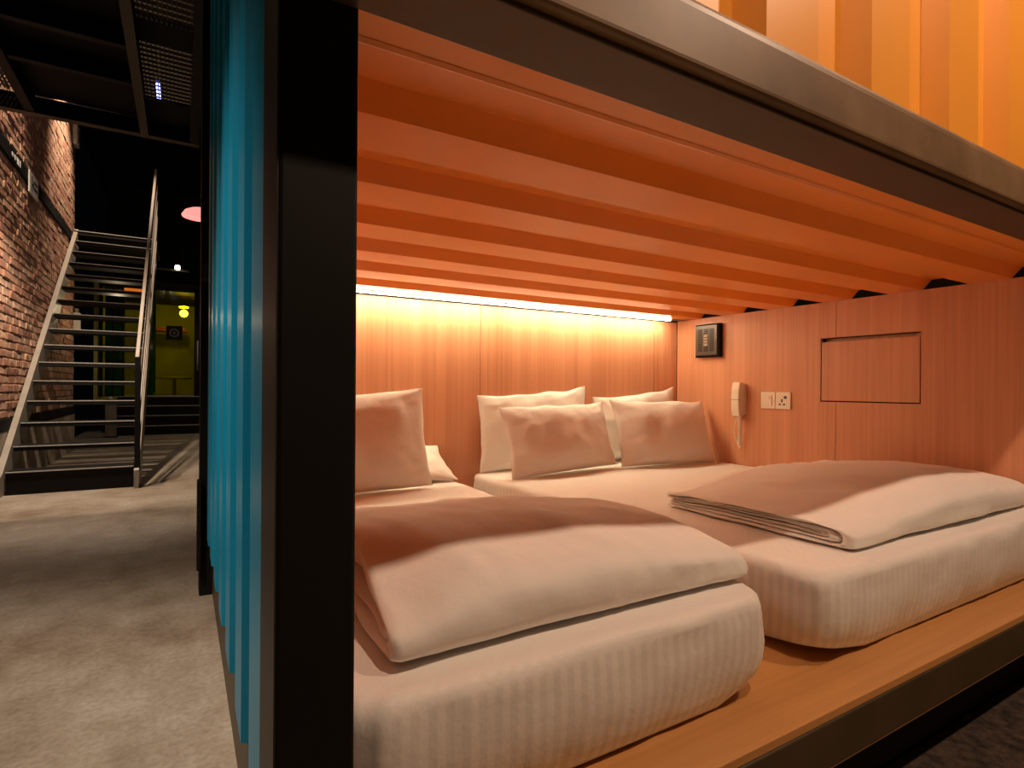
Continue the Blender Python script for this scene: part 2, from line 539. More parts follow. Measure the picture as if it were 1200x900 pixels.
# sleeping platform
pl = tag(empty('sleeping_platform', (1.35, Y0, 0)), 'wooden sleeping platform with a black steel front edge under both mattresses', 'platform')
B(XL + 0.03, 2.655, Y0 + 0.003, YB + 0.02, ZD - 0.018, ZD).build('deck', M['deck_wood'], pl, bevel=0.002)
B(0.165, 2.655, Y0, Y0 + 0.045, 0.184, ZD - 0.018).build('front_rail', M['olive'], pl, bevel=0.003)
B(0.165, 2.655, Y0 + 0.002, Y0 + 0.04, 0.178, 0.184).build('rail_lip', M['rail_grey'], pl, bevel=0.001)
B(0.165, 2.655, 0.697, 0.715, 0.0, 0.183).build('kick_board', M['black_panel'], pl, bevel=0.002)

# carpet of the aisle
tag(B(0.30, 2.64, -2.6, 0.690, 0.0, 0.012).build('carpet', M['carpet'], bevel=0.003), 'dark brown carpet in front of the bunk platform', 'carpet')

# inner walls of the bunk
wi = structure(B(XL, XL + 0.025, 0.725, YB, ZD + 0.002, ZC).build('wall_inner', M['wall_wood']), 'oak veneer lining behind the near corner post')
wb = structure(B(XL, 2.66, YB + 0.018, YB + 0.03, ZD + 0.002, ZC - 0.004).build('wall_back', M['hole']), 'oak veneer headboard wall at the back of the bunk')
wb['_base'] = (0, 0, 0)
for (a, b) in ((XL + 0.027, 1.2535), (1.2560, 2.4085), (2.4110, 2.597)):
    B(a, b, YB, YB + 0.018, ZD + 0.002, ZC).build('wood_panel', M['wall_wood'], wb, bevel=0.0008, seg=1)
wr = structure(B(XR + 0.048, XR + 0.058, 0.61, YB + 0.02, ZD + 0.002, ZC + 0.05).build('wall_right', M['hole']), 'oak veneer side wall with telephone and switches')
wr['_base'] = (0, 0, 0)
HY0, HY1, HZ0, HZ1 = 1.125, 1.543, 0.845, 1.143
sY = 1.472
q = MB().box(XR, XR + .018, HY1, YB - .003, ZD + .002, ZC)
q.box(XR, XR + .018, sY, HY1, HZ1, ZC); q.box(XR, XR + .018, sY, HY1, ZD + .002, HZ0)
q.build('wood_panel', M['wall_wood'], wr)
q = MB().box(XR, XR + .018, 0.61, HY0, ZD + .002, ZC)
q.box(XR, XR + .018, HY0, sY - .0022, HZ1, ZC); q.box(XR, XR + .018, HY0, sY - .0022, ZD + .002, HZ0)
q.build('wood_panel', M['wall_wood'], wr)
ha = tag(empty('wall_hatch', (XR + 0.016, 1.334, HZ0)), 'flush oak hatch door with dark gaps in the side wall of the bunk', 'hatch')
B(XR + 0.002, XR + 0.016, HY0 + .005, HY1 - .004, HZ0 + .005, HZ1 - .019).build('door', M['wall_wood'], ha, bevel=0.0008, seg=1)
B(XR + 0.040, XR + 0.048, HY0 + .004, HY1 - .002, HZ1 - .020, HZ1 - .001).build('finger_pull', M['wall_wood'], ha)

# ---------------------------------------------------------------- light strip
B(0.162, 2.597, YB - 0.0025, YB - 0.0002, 1.3020, 1.3085).build('shade_strip', M['hole'], wb)  # black strip painting in the shadow line along the panel tops
ls = tag(empty('led_strip', (1.3, YB - 0.02, ZC)), 'glowing warm light strip along the top of the headboard wall', 'light')
B(0.17, 2.585, YB - 0.077, YB - 0.053, ZC - 0.0044, ZC - 0.0010).build('profile', M['steel_edge'], ls)
for (a, b) in ((0.18, 1.346), (1.366, 2.47)):
    B(a, b, YB - 0.074, YB - 0.056, ZC - 0.0088, ZC - 0.0046).build('diffuser', M['led'], ls)

# ---------------------------------------------------------------- bedding
def fbm(p, s, oct_=3):
    v = 0; a = 1
    for k in range(oct_):
        v += a * noise.noise(Vector(p) * s); s *= 2.1; a *= 0.5
    return v


def rrect(x0, x1, y0, y1, r, n):
    """rounded rectangle outline, n points per corner and per straight side"""
    pts = []
    c = [(x1 - r, y0 + r, -90), (x1 - r, y1 - r, 0), (x0 + r, y1 - r, 90), (x0 + r, y0 + r, 180)]
    for i, (cx, cy, a0) in enumerate(c):
        for k in range(n):
            a = math.radians(a0 + 90 * k / (n - 1))
            pts.append((cx + r * math.cos(a), cy + r * math.sin(a)))
        nx, ny, na = c[(i + 1) % 4]
        ex, ey = nx + r * math.cos(math.radians(na)), ny + r * math.sin(math.radians(na))
        sx, sy = pts[-1]
        L = math.hypot(ex - sx, ey - sy)
        k_n = max(2, int(L / 0.012))
        for k in range(1, k_n):
            t = k / k_n
            pts.append((sx + (ex - sx) * t, sy + (ey - sy) * t))
    return pts


def mattress(name, x0, x1, y0, y1, z0, z1, label, seed, group):
    mb = MB()
    base = ((x0 + x1) / 2, y0, z0)
    T = z1 - z0
    # (inset, z fraction)
    prof = [(0.30, 0.0), (0.10, 0.0), (0.046, 0.0), (0.032, 0.02), (0.024, 0.08), (0.014, 0.20), (0.005, 0.36), (0.0, 0.52), (0.0, 0.68), (0.001, 0.79),
            (0.002, 0.87), (0.005, 0.925), (0.011, 0.965), (0.020, 0.988), (0.034, 0.998), (0.075, 1.0)]
    k = 0.12
    while k < (x1 - x0) / 2 - 0.012:
        prof.append((k, 1.0)); k += 0.04
    R = 0.075
    outline = rrect(x0, x1, y0, y1, R, 12)
    n = len(outline)
    cx, cy = (x0 + x1) / 2, (y0 + y1) / 2
    # running length for the stripes
    run = [0.0]
    for i in range(1, n):
        run.append(run[-1] + math.hypot(outline[i][0] - outline[i - 1][0], outline[i][1] - outline[i - 1][1]))
    uvs = []
    for (ins, zf) in prof:
        for i, (px, py) in enumerate(outline):
            # inset towards the axis line of the slab
            hx, hy = (x1 - x0) / 2, (y1 - y0) / 2
            fx = (hx - ins) / hx
            fy = (hy - ins) / hy
            X_, Y_ = cx + (px - cx) * fx, cy + (py - cy) * fy
            Z_ = z0 + T * zf
            side = max(0.0, 1 - abs(zf - 0.5) * 2)
            # sheet pulled under at the corners
            corner = 1.0 if False else 0.0
            ax = abs(px - cx) / hx; ay = abs(py - cy) / hy
            cn = max(0.0, (ax * ay - 0.72) / 0.28)
            if zf < 0.35:
                Z_ += 0.035 * cn * (1 - zf / 0.35) ** 1.2
            dirv = Vector((px - cx, py - cy, 0)); dirv = Vector((dirv.x / hx, dirv.y / hy, 0)).normalized()
            s = run[i]
            d = 0.006 * fbm((X_ * 1.0, Y_ * 1.0, Z_ * 1.0 + seed), 4.0)
            if 0.02 < zf < 0.99:
                # fine vertical gathers at the corners and along the sides
                d += (0.0022 + 0.0075 * cn) * noise.noise(Vector((s * 34, Z_ * 5, seed)))
                d += 0.004 * cn * noise.noise(Vector((s * 12 + Z_ * 50, Z_ * 22, seed + 31)))
                if zf < 0.35: d += 0.005 * noise.noise(Vector((s * 16, Z_ * 9, seed + 5)))
                d += 0.0035 * noise.noise(Vector((s * 5, Z_ * 40, seed + 9))) * (1 if zf > 0.6 else 0.3)
                if zf > 0.7: d += 0.0035 * noise.noise(Vector((s * 9 + Z_ * 30, Z_ * 60, seed + 14)))
                X_ += dirv.x * d; Y_ += dirv.y * d
                Z_ += 0.3 * d
            if zf >= 0.99:
                Z_ += 0.004 * fbm((X_, Y_, seed + 3), 2.2) - 0.002
            mb.v.append((X_, Y_, Z_))
            u = s if zf < 0.9 else s
            uvs.append((u, zf))
    rings = len(prof)
    for r in range(rings - 1):
        for i in range(n):
            j = (i + 1) % n
            mb.f.append((r * n + i, r * n + j, (r + 1) * n + j, (r + 1) * n + i))
    mb.f.append(tuple(range(n))[::-1])
    mb.f.append(tuple((rings - 1) * n + i for i in range(n)))
    mb.uv = uvs
    root = empty(name, base)
    tag(root, label, 'mattress', group)
    o = mb.build('fitted_sheet', M['sheet'], root, smooth=True)
    # corner seam of the sheet at the front right and front left
    return root


lm = mattress('mattress', 0.168, 1.030, 0.690, 2.425, ZD, 0.500, 'narrow left mattress in white striped fitted sheet beside the black post', 1.0, 'mattresses on the platform')
rm = mattress('mattress', 1.185, 2.590, 0.690, 2.425, ZD, 0.500, 'wide right mattress in white striped fitted sheet against the side wall', 7.0, 'mattresses on the platform')


def pillow(name, loc, wd, ht, th, lean, yaw, roll_, label, group, seed, flop=0.0):
    nu, nv = 44, 32
    mb = MB()
    def P(u, v, side):
        # outline: concave sides, drawn-out corners
        x = u * wd / 2 * (1 - 0.045 * (1 - v * v) - 0.0)
        y = v * ht / 2 * (1 - (0.075 if v > 0 else 0.012) * (1 - u * u))
        e = max(0.0, (1 - abs(u) ** 2.4) * (1 - abs(v) ** 2.4))
        t = th / 2 * e ** 0.52
        t *= 1.0 + 0.18 * (-v)
        edge = 1 - e
        zz = t
        wr = 0.010 * fbm((x + seed * 3, y, seed), 7.0) * min(1, e * 3 + 0.1)
        # gathers running in from the seams
        wr += 0.0055 * noise.noise(Vector((u * 9 + v * 3, v * 2.2, seed + 2))) * edge ** 1.2 * min(1, e * 6)
        wr += 0.0055 * noise.noise(Vector((u * 2.2, v * 8 - u * 3, seed + 7))) * edge ** 1.2 * min(1, e * 6)
        zz += wr
        x += 0.006 * noise.noise(Vector((v * 3.0, seed, 1.0))) * abs(u)
        y += 0.010 * noise.noise(Vector((u * 2.5, seed, 5.0))) * max(v, 0) + flop * u * max(0, v)
        bend = -0.018 * (u * u)
        return (x, y, (zz if side > 0 else -zz * 0.85) + bend)
    idx = {}
    for side in (1, -1):
        for i in range(nu + 1):
            for j in range(nv + 1):
                u = math.sin((-1 + 2 * i / nu) * math.pi / 2 * 0.98) / math.sin(math.pi / 2 * 0.98)
                v = math.sin((-1 + 2 * j / nv) * math.pi / 2 * 0.98) / math.sin(math.pi / 2 * 0.98)
                rim = i in (0, nu) or j in (0, nv)
                if side < 0 and rim:
                    idx[(side, i, j)] = idx[(1, i, j)]; continue
                mb.v.append(P(u, v, side)); idx[(side, i, j)] = len(mb.v) - 1
        for i in range(nu):
            for j in range(nv):
                q = (idx[(side, i, j)], idx[(side, i + 1, j)], idx[(side, i + 1, j + 1)], idx[(side, i, j + 1)])
                mb.f.append(q if side > 0 else q[::-1])
    o = mb.build(name, M['pillow'], None, smooth=True)
    rim = [idx[(1, i, 0)] for i in range(nu + 1)] + [idx[(1, nu, j)] for j in range(1, nv + 1)] + [idx[(1, i, nv)] for i in range(nu - 1, -1, -1)] + [idx[(1, 0, j)] for j in range(nv - 1, 0, -1)]
    rp = [mb.v[i] for i in rim]; rp.append(rp[0])
    sm = MB().tube(rp, 0.0022, 5)
    so = sm.build('edge_seam', M['pillow'], None, smooth=True); so.parent = o
    # local: x = width, y = up, z = towards the viewer; stand it up, lean it back, turn it
    mtx = Matrix.Translation(loc) @ Matrix.Rotation(yaw, 4, 'Z') @ Matrix.Rotation(math.pi / 2 - lean, 4, 'X') @ Matrix.Rotation(roll_, 4, 'Z') @ Matrix.Translation((0, ht / 2, 0))
    o.matrix_world = mtx
    tag(o, label, 'pillow', group)
    return o


GP = 'white pillows leaning on the headboard wall'
ZP = 0.510
R_ = math.radians
pillow('pillow', (0.505, 2.055, ZP), 0.72, 0.375, 0.14, R_(14), R_(2), R_(1.0), 'front pillow on the narrow left mattress beside the black post', GP, 1.3, 0.02)
pillow('pillow', (0.675, 2.19, ZP + 0.014), 0.68, 0.27, 0.10, R_(64), R_(-3), R_(0), 'rear pillow on the narrow left mattress, only its lower corner showing', GP, 2.7)
pillow('pillow', (1.545, 2.345, ZP), 0.66, 0.375, 0.11, R_(3), R_(2), R_(1.5), 'tall rear pillow at the left end of the wide mattress, upright against the headboard wall', GP, 3.1, 0.015)
pillow('pillow', (1.575, 2.125, ZP + 0.005), 0.66, 0.325, 0.125, R_(17), R_(6), R_(1.5), 'front left pillow on the wide mattress, leaning low before a taller one', GP, 4.9)
pillow('pillow', (2.21, 2.345, ZP), 0.60, 0.37, 0.11, R_(3), R_(-1), R_(0), 'rear right pillow on the wide mattress, only its top corner peeking out', GP, 6.2, 0.03)
pillow('pillow', (2.225, 2.105, ZP), 0.655, 0.345, 0.13, R_(17), R_(-2), R_(-1), 'front right pillow on the wide mattress next to the side wall', GP, 8.4)


def folded_duvet(name, x0, x1, y0, L, hfun, label, seed, shells, group, taperL=0.05, taperR=0.10, yfun=None, jit=0.02):
    """nested U-folds: the fold faces the front, the open layers face back"""
    root = empty(name, ((x0 + x1) / 2, y0 + L / 2, 0.5))
    tag(root, label, 'duvet', group)
    nx = 120
    for si, (w0, w1, inset, partname) in enumerate(shells):
        # outer path between fractions w0..1-w0, inner path between w1..1-w1 of the local height
        def path(wa, r_in):
            pts = []
            c = 0.5; hh = 0.5 - wa
            rr = max(0.012, r_in)
            nb = 16
            for k in range(nb + 1):                       # bottom, back to front
                t = 1 - k / nb
                pts.append((rr + (1 - rr) * t, c - hh))
            na = 14
            for k in range(1, na):
                a = math.pi * k / na
                p = 0.28 if a < math.pi / 2 else 0.85
                pts.append((rr - rr * math.sin(a) ** p, c - hh * math.copysign(abs(math.cos(a)) ** (0.55 if p < .5 else 0.9), math.cos(a))))
            for k in range(nb + 1):
                t = k / nb
                pts.append((rr + (1 - rr) * t, c + hh))
            return pts
        rF = 0.17
        po = path(w0, rF - 0.0)
        pi_ = path(w1, rF * 0.55)
        po = [(max(p[0] + inset, 0) if si else p[0], p[1]) for p in po]
        pi_ = [(p[0] + inset + 0.055, p[1]) for p in pi_]
        n = len(po)
        ja = random.Random(seed + si).uniform(0, jit) + (0.012 * si)
        jb = random.Random(seed + si + 50).uniform(0, jit)
        mb = MB()
        for k in range(nx + 1):
            e = 1.6
            t = k / nx
            # cluster stations at the ends
            t = 0.5 - 0.5 * math.cos(math.pi * t) if True else t
            X_ = x0 + ja + (x1 - jb - x0 - ja) * t
            dl = (X_ - (x0 + ja)); dr = (x1 - jb) - X_
            ql = math.sqrt(max(0.0, 1 - (1 - min(1, dl / 0.016)) ** 2))
            qr = math.sqrt(max(0.0, 1 - (1 - min(1, dr / taperR)) ** 2))
            q = max(0.06, min(ql, max(0.25, qr) if dr > 0.004 else 0.06))
            ys = yfun(X_) if yfun else (0.0, 1.0)
            ring_o, ring_i = [], []
            for i in range(n):
                mo = ((po[i][0] + pi_[i][0]) / 2, (po[i][1] + pi_[i][1]) / 2)
                for src, dst in ((po, ring_o), (pi_, ring_i)):
                    yy = mo[0] + (src[i][0] - mo[0]) * q
                    ww = mo[1] + (src[i][1] - mo[1]) * q
                    yy = min(yy, 1.0)
                    Y_ = y0 + ys[0] + yy * L * ys[1]
                    hh = hfun(X_, yy)
                    dre = min(1.0, max(0.0, (x1 - X_) / taperR))
                    hh *= 0.50 + 0.50 * math.sqrt(max(0.0, 1 - (1 - dre) ** 2))
                    Zb = 0.5035
                    topness = max(0, ww - 0.3)
                    nzv = 0.009 * fbm((X_, Y_, seed), 5.0) + 0.005 * noise.noise(Vector((X_ * 22 + Y_ * 9, Y_ * 5, seed + 21))) + 0.006 * noise.noise(Vector((X_ * 3, Y_ * 16 + X_ * 7, seed + ww)))
                    edge = max(0.0, 1 - dl / 0.22)
                    nzv += 0.006 * edge * noise.noise(Vector((X_ * 6, Y_ * 26, seed + 4 + ww * 9)))
                    front = max(0.0, 1 - yy / 0.16)
                    fr = 0.006 * front * noise.noise(Vector((X_ * 9, ww * 3, seed + 11))) + 0.0045 * front * noise.noise(Vector((X_ * 34 + ww * 4, ww * 2, seed + 17))) * (0.35 + sm(x0 + 0.3, x1, X_))
                    dst.append((X_ + 0.012 * noise.noise(Vector((Y_ * 9, ww * 5, seed + si))), Y_ + fr + 0.008 * noise.noise(Vector((X_ * 4, seed + si * 3, ww * 4))) , Zb + ww * hh + nzv * topness))
            mb.v += ring_o + ring_i[::-1]
        m2 = 2 * n
        for k in range(nx):
            for i in range(m2):
                j = (i + 1) % m2
                mb.f.append((k * m2 + i, k * m2 + j, (k + 1) * m2 + j, (k + 1) * m2 + i))
        # end caps as strips between outer and inner path
        for k in (0, nx):
            for i in range(n - 1):
                a, b = k * m2 + i, k * m2 + i + 1
                c, d = k * m2 + m2 - 1 - (i + 1), k * m2 + m2 - 1 - i
                mb.f.append((a, b, c, d))
        mb.build(partname, M['duvet'], root, smooth=True)
    return root


def sm(a, b, x):
    t = min(1, max(0, (x - a) / (b - a)))
    return t * t * (3 - 2 * t)


def h_left(X_, yy):
    base = 0.112 + 0.038 * sm(0.0, 0.45, yy) - 0.045 * sm(0.55, 1.0, yy)
    base *= 1 - 0.45 * (1 - sm(0.25, 0.42, X_)) * (1 - sm(0.0, 0.45, yy))
    base *= 1 - 0.34 * sm(0.60, 1.05, X_)
    return base


def h_right(X_, yy):
    base = 0.058 + 0.070 * sm(1.42, 1.95, X_)
    base *= 0.86 + 0.14 * sm(0.0, 0.35, yy) - 0.18 * sm(0.6, 1.0, yy)
    base *= 1 - 0.18 * sm(2.2, 2.58, X_)
    return base


GD = 'folded white duvets on the mattresses'
folded_duvet('folded_duvet', 0.250, 1.045, 0.752, 0.60, h_left, 'thick folded white duvet on the narrow left mattress beside the black post', 3.0,
             [(0.0, 0.20, 0.0, 'outer_fold'), (0.22, 0.345, 0.075, 'inner_fold'), (0.36, 0.47, 0.13, 'inner_fold')], GD, 0.05, 0.09, None, 0.02)
folded_duvet('folded_duvet', 1.405, 2.575, 0.752, 0.62, h_right, 'flat folded white duvet on the wide right mattress against the side wall', 12.0,
             [(0.0, 0.19, 0.0, 'outer_fold'), (0.21, 0.33, 0.06, 'inner_fold'), (0.35, 0.47, 0.10, 'inner_fold')], GD, 0.05, 0.06, None, 0.03)

# ---------------------------------------------------------------- things on the side wall
vt = tag(empty('wall_vent', (XR, 2.19, 1.08)), 'black square ventilation grille on the oak side wall near the ceiling', 'vent')
vx = XR - 0.030
B(vx, XR, 2.098, 2.268, 1.082, 1.270).build('housing', M['black_panel'], vt, bevel=0.004)
B(vx - 0.006, vx + 0.002, 2.110, 2.262, 1.092, 1.264).build('face_plate', M['vent'], vt, bevel=0.003)
for cI, yc in enumerate((2.226, 2.186, 2.146)):
    for k in range(13):
        zc = 1.118 + k * 0.0100
        if cI == 1 and 3 <= k <= 9: continue
        B(vx - 0.0075, vx - 0.0055, yc - 0.0145, yc + 0.0145, zc - 0.0030, zc + 0.0030).build('slot', M['hole'], vt)
B(vx - 0.010, vx - 0.005, 2.172, 2.200, 1.146, 1.208).build('badge', M['steel_light'], vt, bevel=0.002)['label'] = 'pale ribbed badge in the middle'
for k in range(3):
    B(vx - 0.0112, vx - 0.0098, 2.175, 2.197, 1.160 + k * .016, 1.164 + k * .016).build('badge_groove', M['hole'], vt)

ph = tag(empty('wall_telephone', (XR, 1.97, 0.755)), 'ivory intercom handset hanging on the oak side wall with a coiled cord', 'telephone')
B(XR - 0.020, XR, 1.945, 1.990, 0.765, 0.932).build('cradle', M['plastic'], ph, bevel=0.005)
hs = MB()
prof = [(-0.060, 0.758), (-0.066, 0.80), (-0.067, 0.85), (-0.064, 0.90), (-0.054, 0.938), (-0.030, 0.940), (-0.020, 0.93), (-0.020, 0.762), (-0.030, 0.754), (-0.052, 0.753)]
hs.prism([(XR + a, b) for a, b in prof], 'y', 1.943, 1.992)
hs.build('handset', M['plastic'], ph, bevel=0.006, seg=3)
B(XR - 0.0685, XR - 0.060, 1.942, 1.993, 0.8445, 0.8465).build('handset_seam', M['vent'], ph)
pts = []
for k in range(170):                                   # coiled cord, hanging in two strands
    t = k / 169
    a = t * 2 * math.pi * 15
    pts.append((XR - 0.034 + 0.0075 * math.cos(a) + 0.008 * t, 1.957 + 0.010 * t + 0.0075 * math.sin(a), 0.756 - 0.150 * t))
MB().tube(pts, 0.0027, 6).build('coiled_cord', M['plastic'], ph, smooth=True)
pts = []
for k in range(30):
    t = k / 29
    if t < 0.7:
        q = t / 0.7
        pts.append((XR - 0.030 + 0.012 * q, 1.975 + 0.026 * math.sin(math.pi * q), 0.758 - 0.165 * q))
    else:
        q = (t - 0.7) / 0.3
        pts.append((XR - 0.018, 1.975 - 0.010 * q + 0.002 * math.sin(math.pi * q), 0.593 - 0.016 * math.sin(math.pi * q * 0.9) + 0.012 * q))
MB().tube(pts, 0.0032, 6).build('cord_loop', M['plastic'], ph, smooth=True)

sw = tag(empty('light_switch', (XR, 1.81, 0.803)), 'square ivory rocker switch plate on the oak side wall, left of the socket', 'switch', 'ivory plates on the side wall')
B(XR - 0.009, XR, 1.7715, 1.853, 0.803, 0.888).build('plate', M['plastic'], sw, bevel=0.003)
B(XR - 0.013, XR - 0.007, 1.788, 1.836, 0.818, 0.872).build('rocker', M['plastic'], sw, bevel=0.002)
B(XR - 0.0135, XR - 0.0125, 1.797, 1.800, 0.853, 0.866).build('marking', M['vent'], sw)
so = tag(empty('power_socket', (XR, 1.73, 0.803)), 'square ivory three pin power socket on the oak side wall, right of the switch', 'socket', 'ivory plates on the side wall')
B(XR - 0.009, XR, 1.688, 1.7695, 0.803, 0.888).build('plate', M['plastic'], so, bevel=0.003)
for (yc, zc, a, b) in ((1.734, 0.845, .0035, .008), (1.745, 0.826, .0055, .0035), (1.722, 0.826, .0055, .0035)):
    B(XR - 0.0098, XR - 0.008, yc - a, yc + a, zc - b, zc + b).build('pin_hole', M['hole'], so)
B(XR - 0.0125, XR - 0.008, 1.708, 1.722, 0.855, 0.868).build('switch_button', M['vent'], so, bevel=0.001)

# ---------------------------------------------------------------- walkway over the corridor
wk = tag(empty('overhead_walkway', (-0.5, 3.0, 2.85)), 'black steel walkway with open grating hanging over the corridor', 'walkway')
ZW = 2.85
for (x0, x1) in ((-0.285, -0.235), (-0.975, -0.915), (0.045, 0.11)):
    B(x0, x1, -1.0, 5.20, ZW, ZW + 0.14).build('main_beam', M['black'], wk, bevel=0.004)
B(-0.287, -0.2335, -1.0, 5.20, ZW - 0.006, ZW).build('beam_flange', M['olive'], wk)['label'] = 'brown worn lower flange'
B(-1.28, 0.11, 5.20, 5.26, ZW, ZW + 0.12).build('end_beam', M['black'], wk, bevel=0.004)
B(-1.28, 0.11, 5.195, 5.262, ZW - 0.005, ZW).build('beam_flange', M['olive'], wk)
for yy in (1.2, 2.3, 3.20, 3.95, 4.42):
    B(-1.28, -0.28, yy, yy + 0.05, ZW + 0.02, ZW + 0.12).build('cross_beam', M['black'], wk, bevel=0.003)
B(-0.92, -0.28, -1.0, 5.20, ZW + 0.125, ZW + 0.14).build('solid_plate', M['black_panel'], wk)
for yy0, yy1 in ((3.75, 3.99), (4.79, 5.19)):
    B(-0.24, 0.05, yy0, yy1, ZW + 0.10, ZW + 0.122).build('blind_plate', M['black_panel'], wk)
for gi, (gx0, gx1) in enumerate(((-0.235, 0.045), (-1.28, -0.975))):
    g = MB()
    xx = gx0 + 0.01
    while xx < gx1:
        g.box(xx, xx + 0.004, -1.0, 5.2, ZW + 0.125, ZW + 0.15); xx += 0.0235
    yy = 2.0
    while yy < 5.2:
        g.box(gx0, gx1, yy, yy + 0.004, ZW + 0.14, ZW + 0.15); yy += 0.06
    go = g.build('grating', M['olive'], wk); go['kind'] = 'stuff'
ft = tag(empty('fluorescent_tube', (-0.2, 6.18, 3.6)), 'short violet fluorescent tube glowing above the walkway grating', 'light')
MB().tube([(-0.2, 5.95, 3.6), (-0.2, 6.42, 3.6)], 0.016, 10).build('tube', M['tube'], ft, smooth=True)
B(-0.22, -0.18, 5.9, 6.46, 3.616, 3.66).build('batten', M['black'], ft, bevel=0.003)
for yy in (6.0, 6.36):
    B(-0.205, -0.195, yy - 0.005, yy + 0.005, 3.66, 5.9).build('hanger_rod', M['black'], ft)

# ---------------------------------------------------------------- staircase
RI, GO, YS = 0.188, 0.242, 5.94
SX0, SX1 = -1.235, -0.355
st = tag(empty('staircase', (-0.79, YS, 0)), 'steep dark steel staircase with open treads going up along the brick wall', 'staircase')
for k in range(1, 16):
    y = YS + 0.035 + (k - 1) * GO
    z = RI * k
    t = B(SX0 + .01, SX1 - .01, y, y + 0.255, z - 0.040, z).build('tread', M['tread'], st, bevel=0.002)
    B(SX0 + .01, SX1 - .01, y - 0.008, y + 0.012, z - 0.006, z + 0.002).build('nosing', M['steel_edge'], t)
B(SX0 + .01, SX1 - .01, YS + 0.045, YS + 0.055, 0.0, RI - 0.04).build('riser', M['black'], st)['label'] = 'solid lowest riser'
zt = 16 * RI
B(SX0 - 0.05, SX1 + 0.03, YS + 0.035 + 15 * GO, YS + 1.3 + 15 * GO, zt - 0.06, zt).build('landing', M['tread'], st, bevel=0.003)
B(SX0, SX1, YS + 0.025 + 15 * GO, YS + 0.035 + 15 * GO, zt - 0.008, zt + 0.002).build('landing_nosing', M['steel_edge'], st)
sl = RI / GO
yt = YS + 15 * GO + 0.10
zt2 = (yt - YS) * sl
def stringer(x0, x1, up_, dn):
    return MB().prism([(YS - 0.06, 0.0), (YS - 0.06, 0.16), (YS + .0, 0.16 + up_), (yt, zt2 + up_ + 0.12), (yt, zt2 - dn), (YS + dn / sl + 0.02, 0.0)], 'x', x0, x1)
stringer(SX0 - 0.045, SX0, 0.02, 0.13).build('stringer', M['steel_light'], st)['label'] = 'pale stringer against the brick wall'
stringer(SX1, SX1 + 0.035, 0.04, 0.15).build('stringer', M['steel_light'], st)['label'] = 'pale outer stringer'
RX = -0.335
rl = MB()
B(RX - 0.020, RX + 0.022, YS - 0.035, YS + 0.015, 0.16, 1.15).build('newel_post', M['black'], st, bevel=0.003)
B(RX - 0.020, RX + 0.022, yt - 0.10, yt - 0.06, zt2 - 0.02, zt2 + 1.02).build('newel_post', M['black'], st, bevel=0.003)
ym = (YS + yt) / 2
B(RX - 0.012, RX + 0.014, ym, ym + 0.04, (ym - YS) * sl + 0.1, (ym - YS) * sl + 0.98).build('baluster', M['black'], st, bevel=0.002)
def bar(z0, z1, x0, x1):
    return MB().prism([(YS - .03, z0), (yt - .06, zt2 + z0 - 0.02), (yt - .06, zt2 + z1 - .02), (YS - .03, z1)], 'x', x0, x1)
bar(1.125, 1.155, RX - 0.018, RX + 0.012).build('handrail', M['steel_light'], st, bevel=0.004)
for z0 in (0.42, 0.64, 0.86):
    bar(z0, z0 + 0.075, RX + 0.012, RX + 0.024).build('guard_rail', M['steel_light'], st)

# ---------------------------------------------------------------- far end: steps, green glass booth, lamps
YG = 13.15
sp = tag(empty('booth_steps', (-0.4, 12.2, 0)), 'low black steps with pale edges leading up to the green glass booth', 'steps')
for k in range(4):
    y = 12.15 + 0.25 * k
    s = B(-1.05, 0.31, y, YG - 0.06 if k == 3 else y + 0.249, 0.174 * k, 0.174 * (k + 1) - 0.002).build('step', M['black'], sp)
    B(-1.05, 0.31, y - 0.008, y + 0.004, 0.174 * (k + 1) - 0.016, 0.174 * (k + 1)).build('nosing', M['steel_edge'], s)
bt = tag(empty('glass_booth', (-0.5, 14.2, 0.69)), 'green glazed booth lit yellow inside at the far end of the corridor', 'booth')
B(-1.44, 0.36, YG, 16.2, 0.60, 0.69).build('booth_floor', M['booth'], bt)
B(-1.6, 0.36, YG - 0.05, 16.2, 2.86, 2.95).build('booth_roof', M['black'], bt)
B(-1.6, 0.36, 16.0, 16.1, 0.69, 2.86).build('rear_wall', M['booth'], bt)
B(0.27, 0.36, YG, 16.0, 0.69, 2.86).build('side_wall', M['booth'], bt)
B(-1.44, -1.36, YG, 16.0, 0.69, 2.86).build('side_wall', M['booth'], bt)
for (a, b) in ((-1.36, -1.30), (-1.15, -1.12), (-1.0, -0.965), (-0.70, -0.63), (0.215, 0.34)):
    B(a, b, YG - 0.03, YG + 0.03, 0.69, 2.86).build('mullion', M['black'], bt, bevel=0.004)
for (a, b) in ((-1.30, -1.15), (-1.12, -1.0), (-0.965, -0.70), (-0.63, 0.215)):
    B(a, b, YG - 0.006, YG + 0.006, 0.69, 2.79).build('pane', M['glass'], bt)
B(-1.36, 0.34, YG - 0.03, YG + 0.03, 2.79, 2.86).build('head_frame', M['black'], bt, bevel=0.004)
B(-0.62, 0.21, YG - 0.045, YG - 0.007, 0.69, 0.705).build('sill', M['steel_edge'], bt)
MB().tube([(0.275, YG - 0.06, 1.2), (0.275, YG - 0.06, 1.82)], 0.014, 8).build('pull_handle', M['steel_edge'], bt, smooth=True)
B(-0.66, -0.46, 13.5, 13.55, 0.69, 2.80).build('curtain', M['green_cloth'], bt)
B(-1.30, -0.98, 13.5, 13.55, 0.69, 2.80).build('curtain', M['green_cloth'], bt)
B(-0.55, 0.1, 15.2, 15.6, 2.16, 2.24).build('rear_shelf', M['red_shelf'], bt)
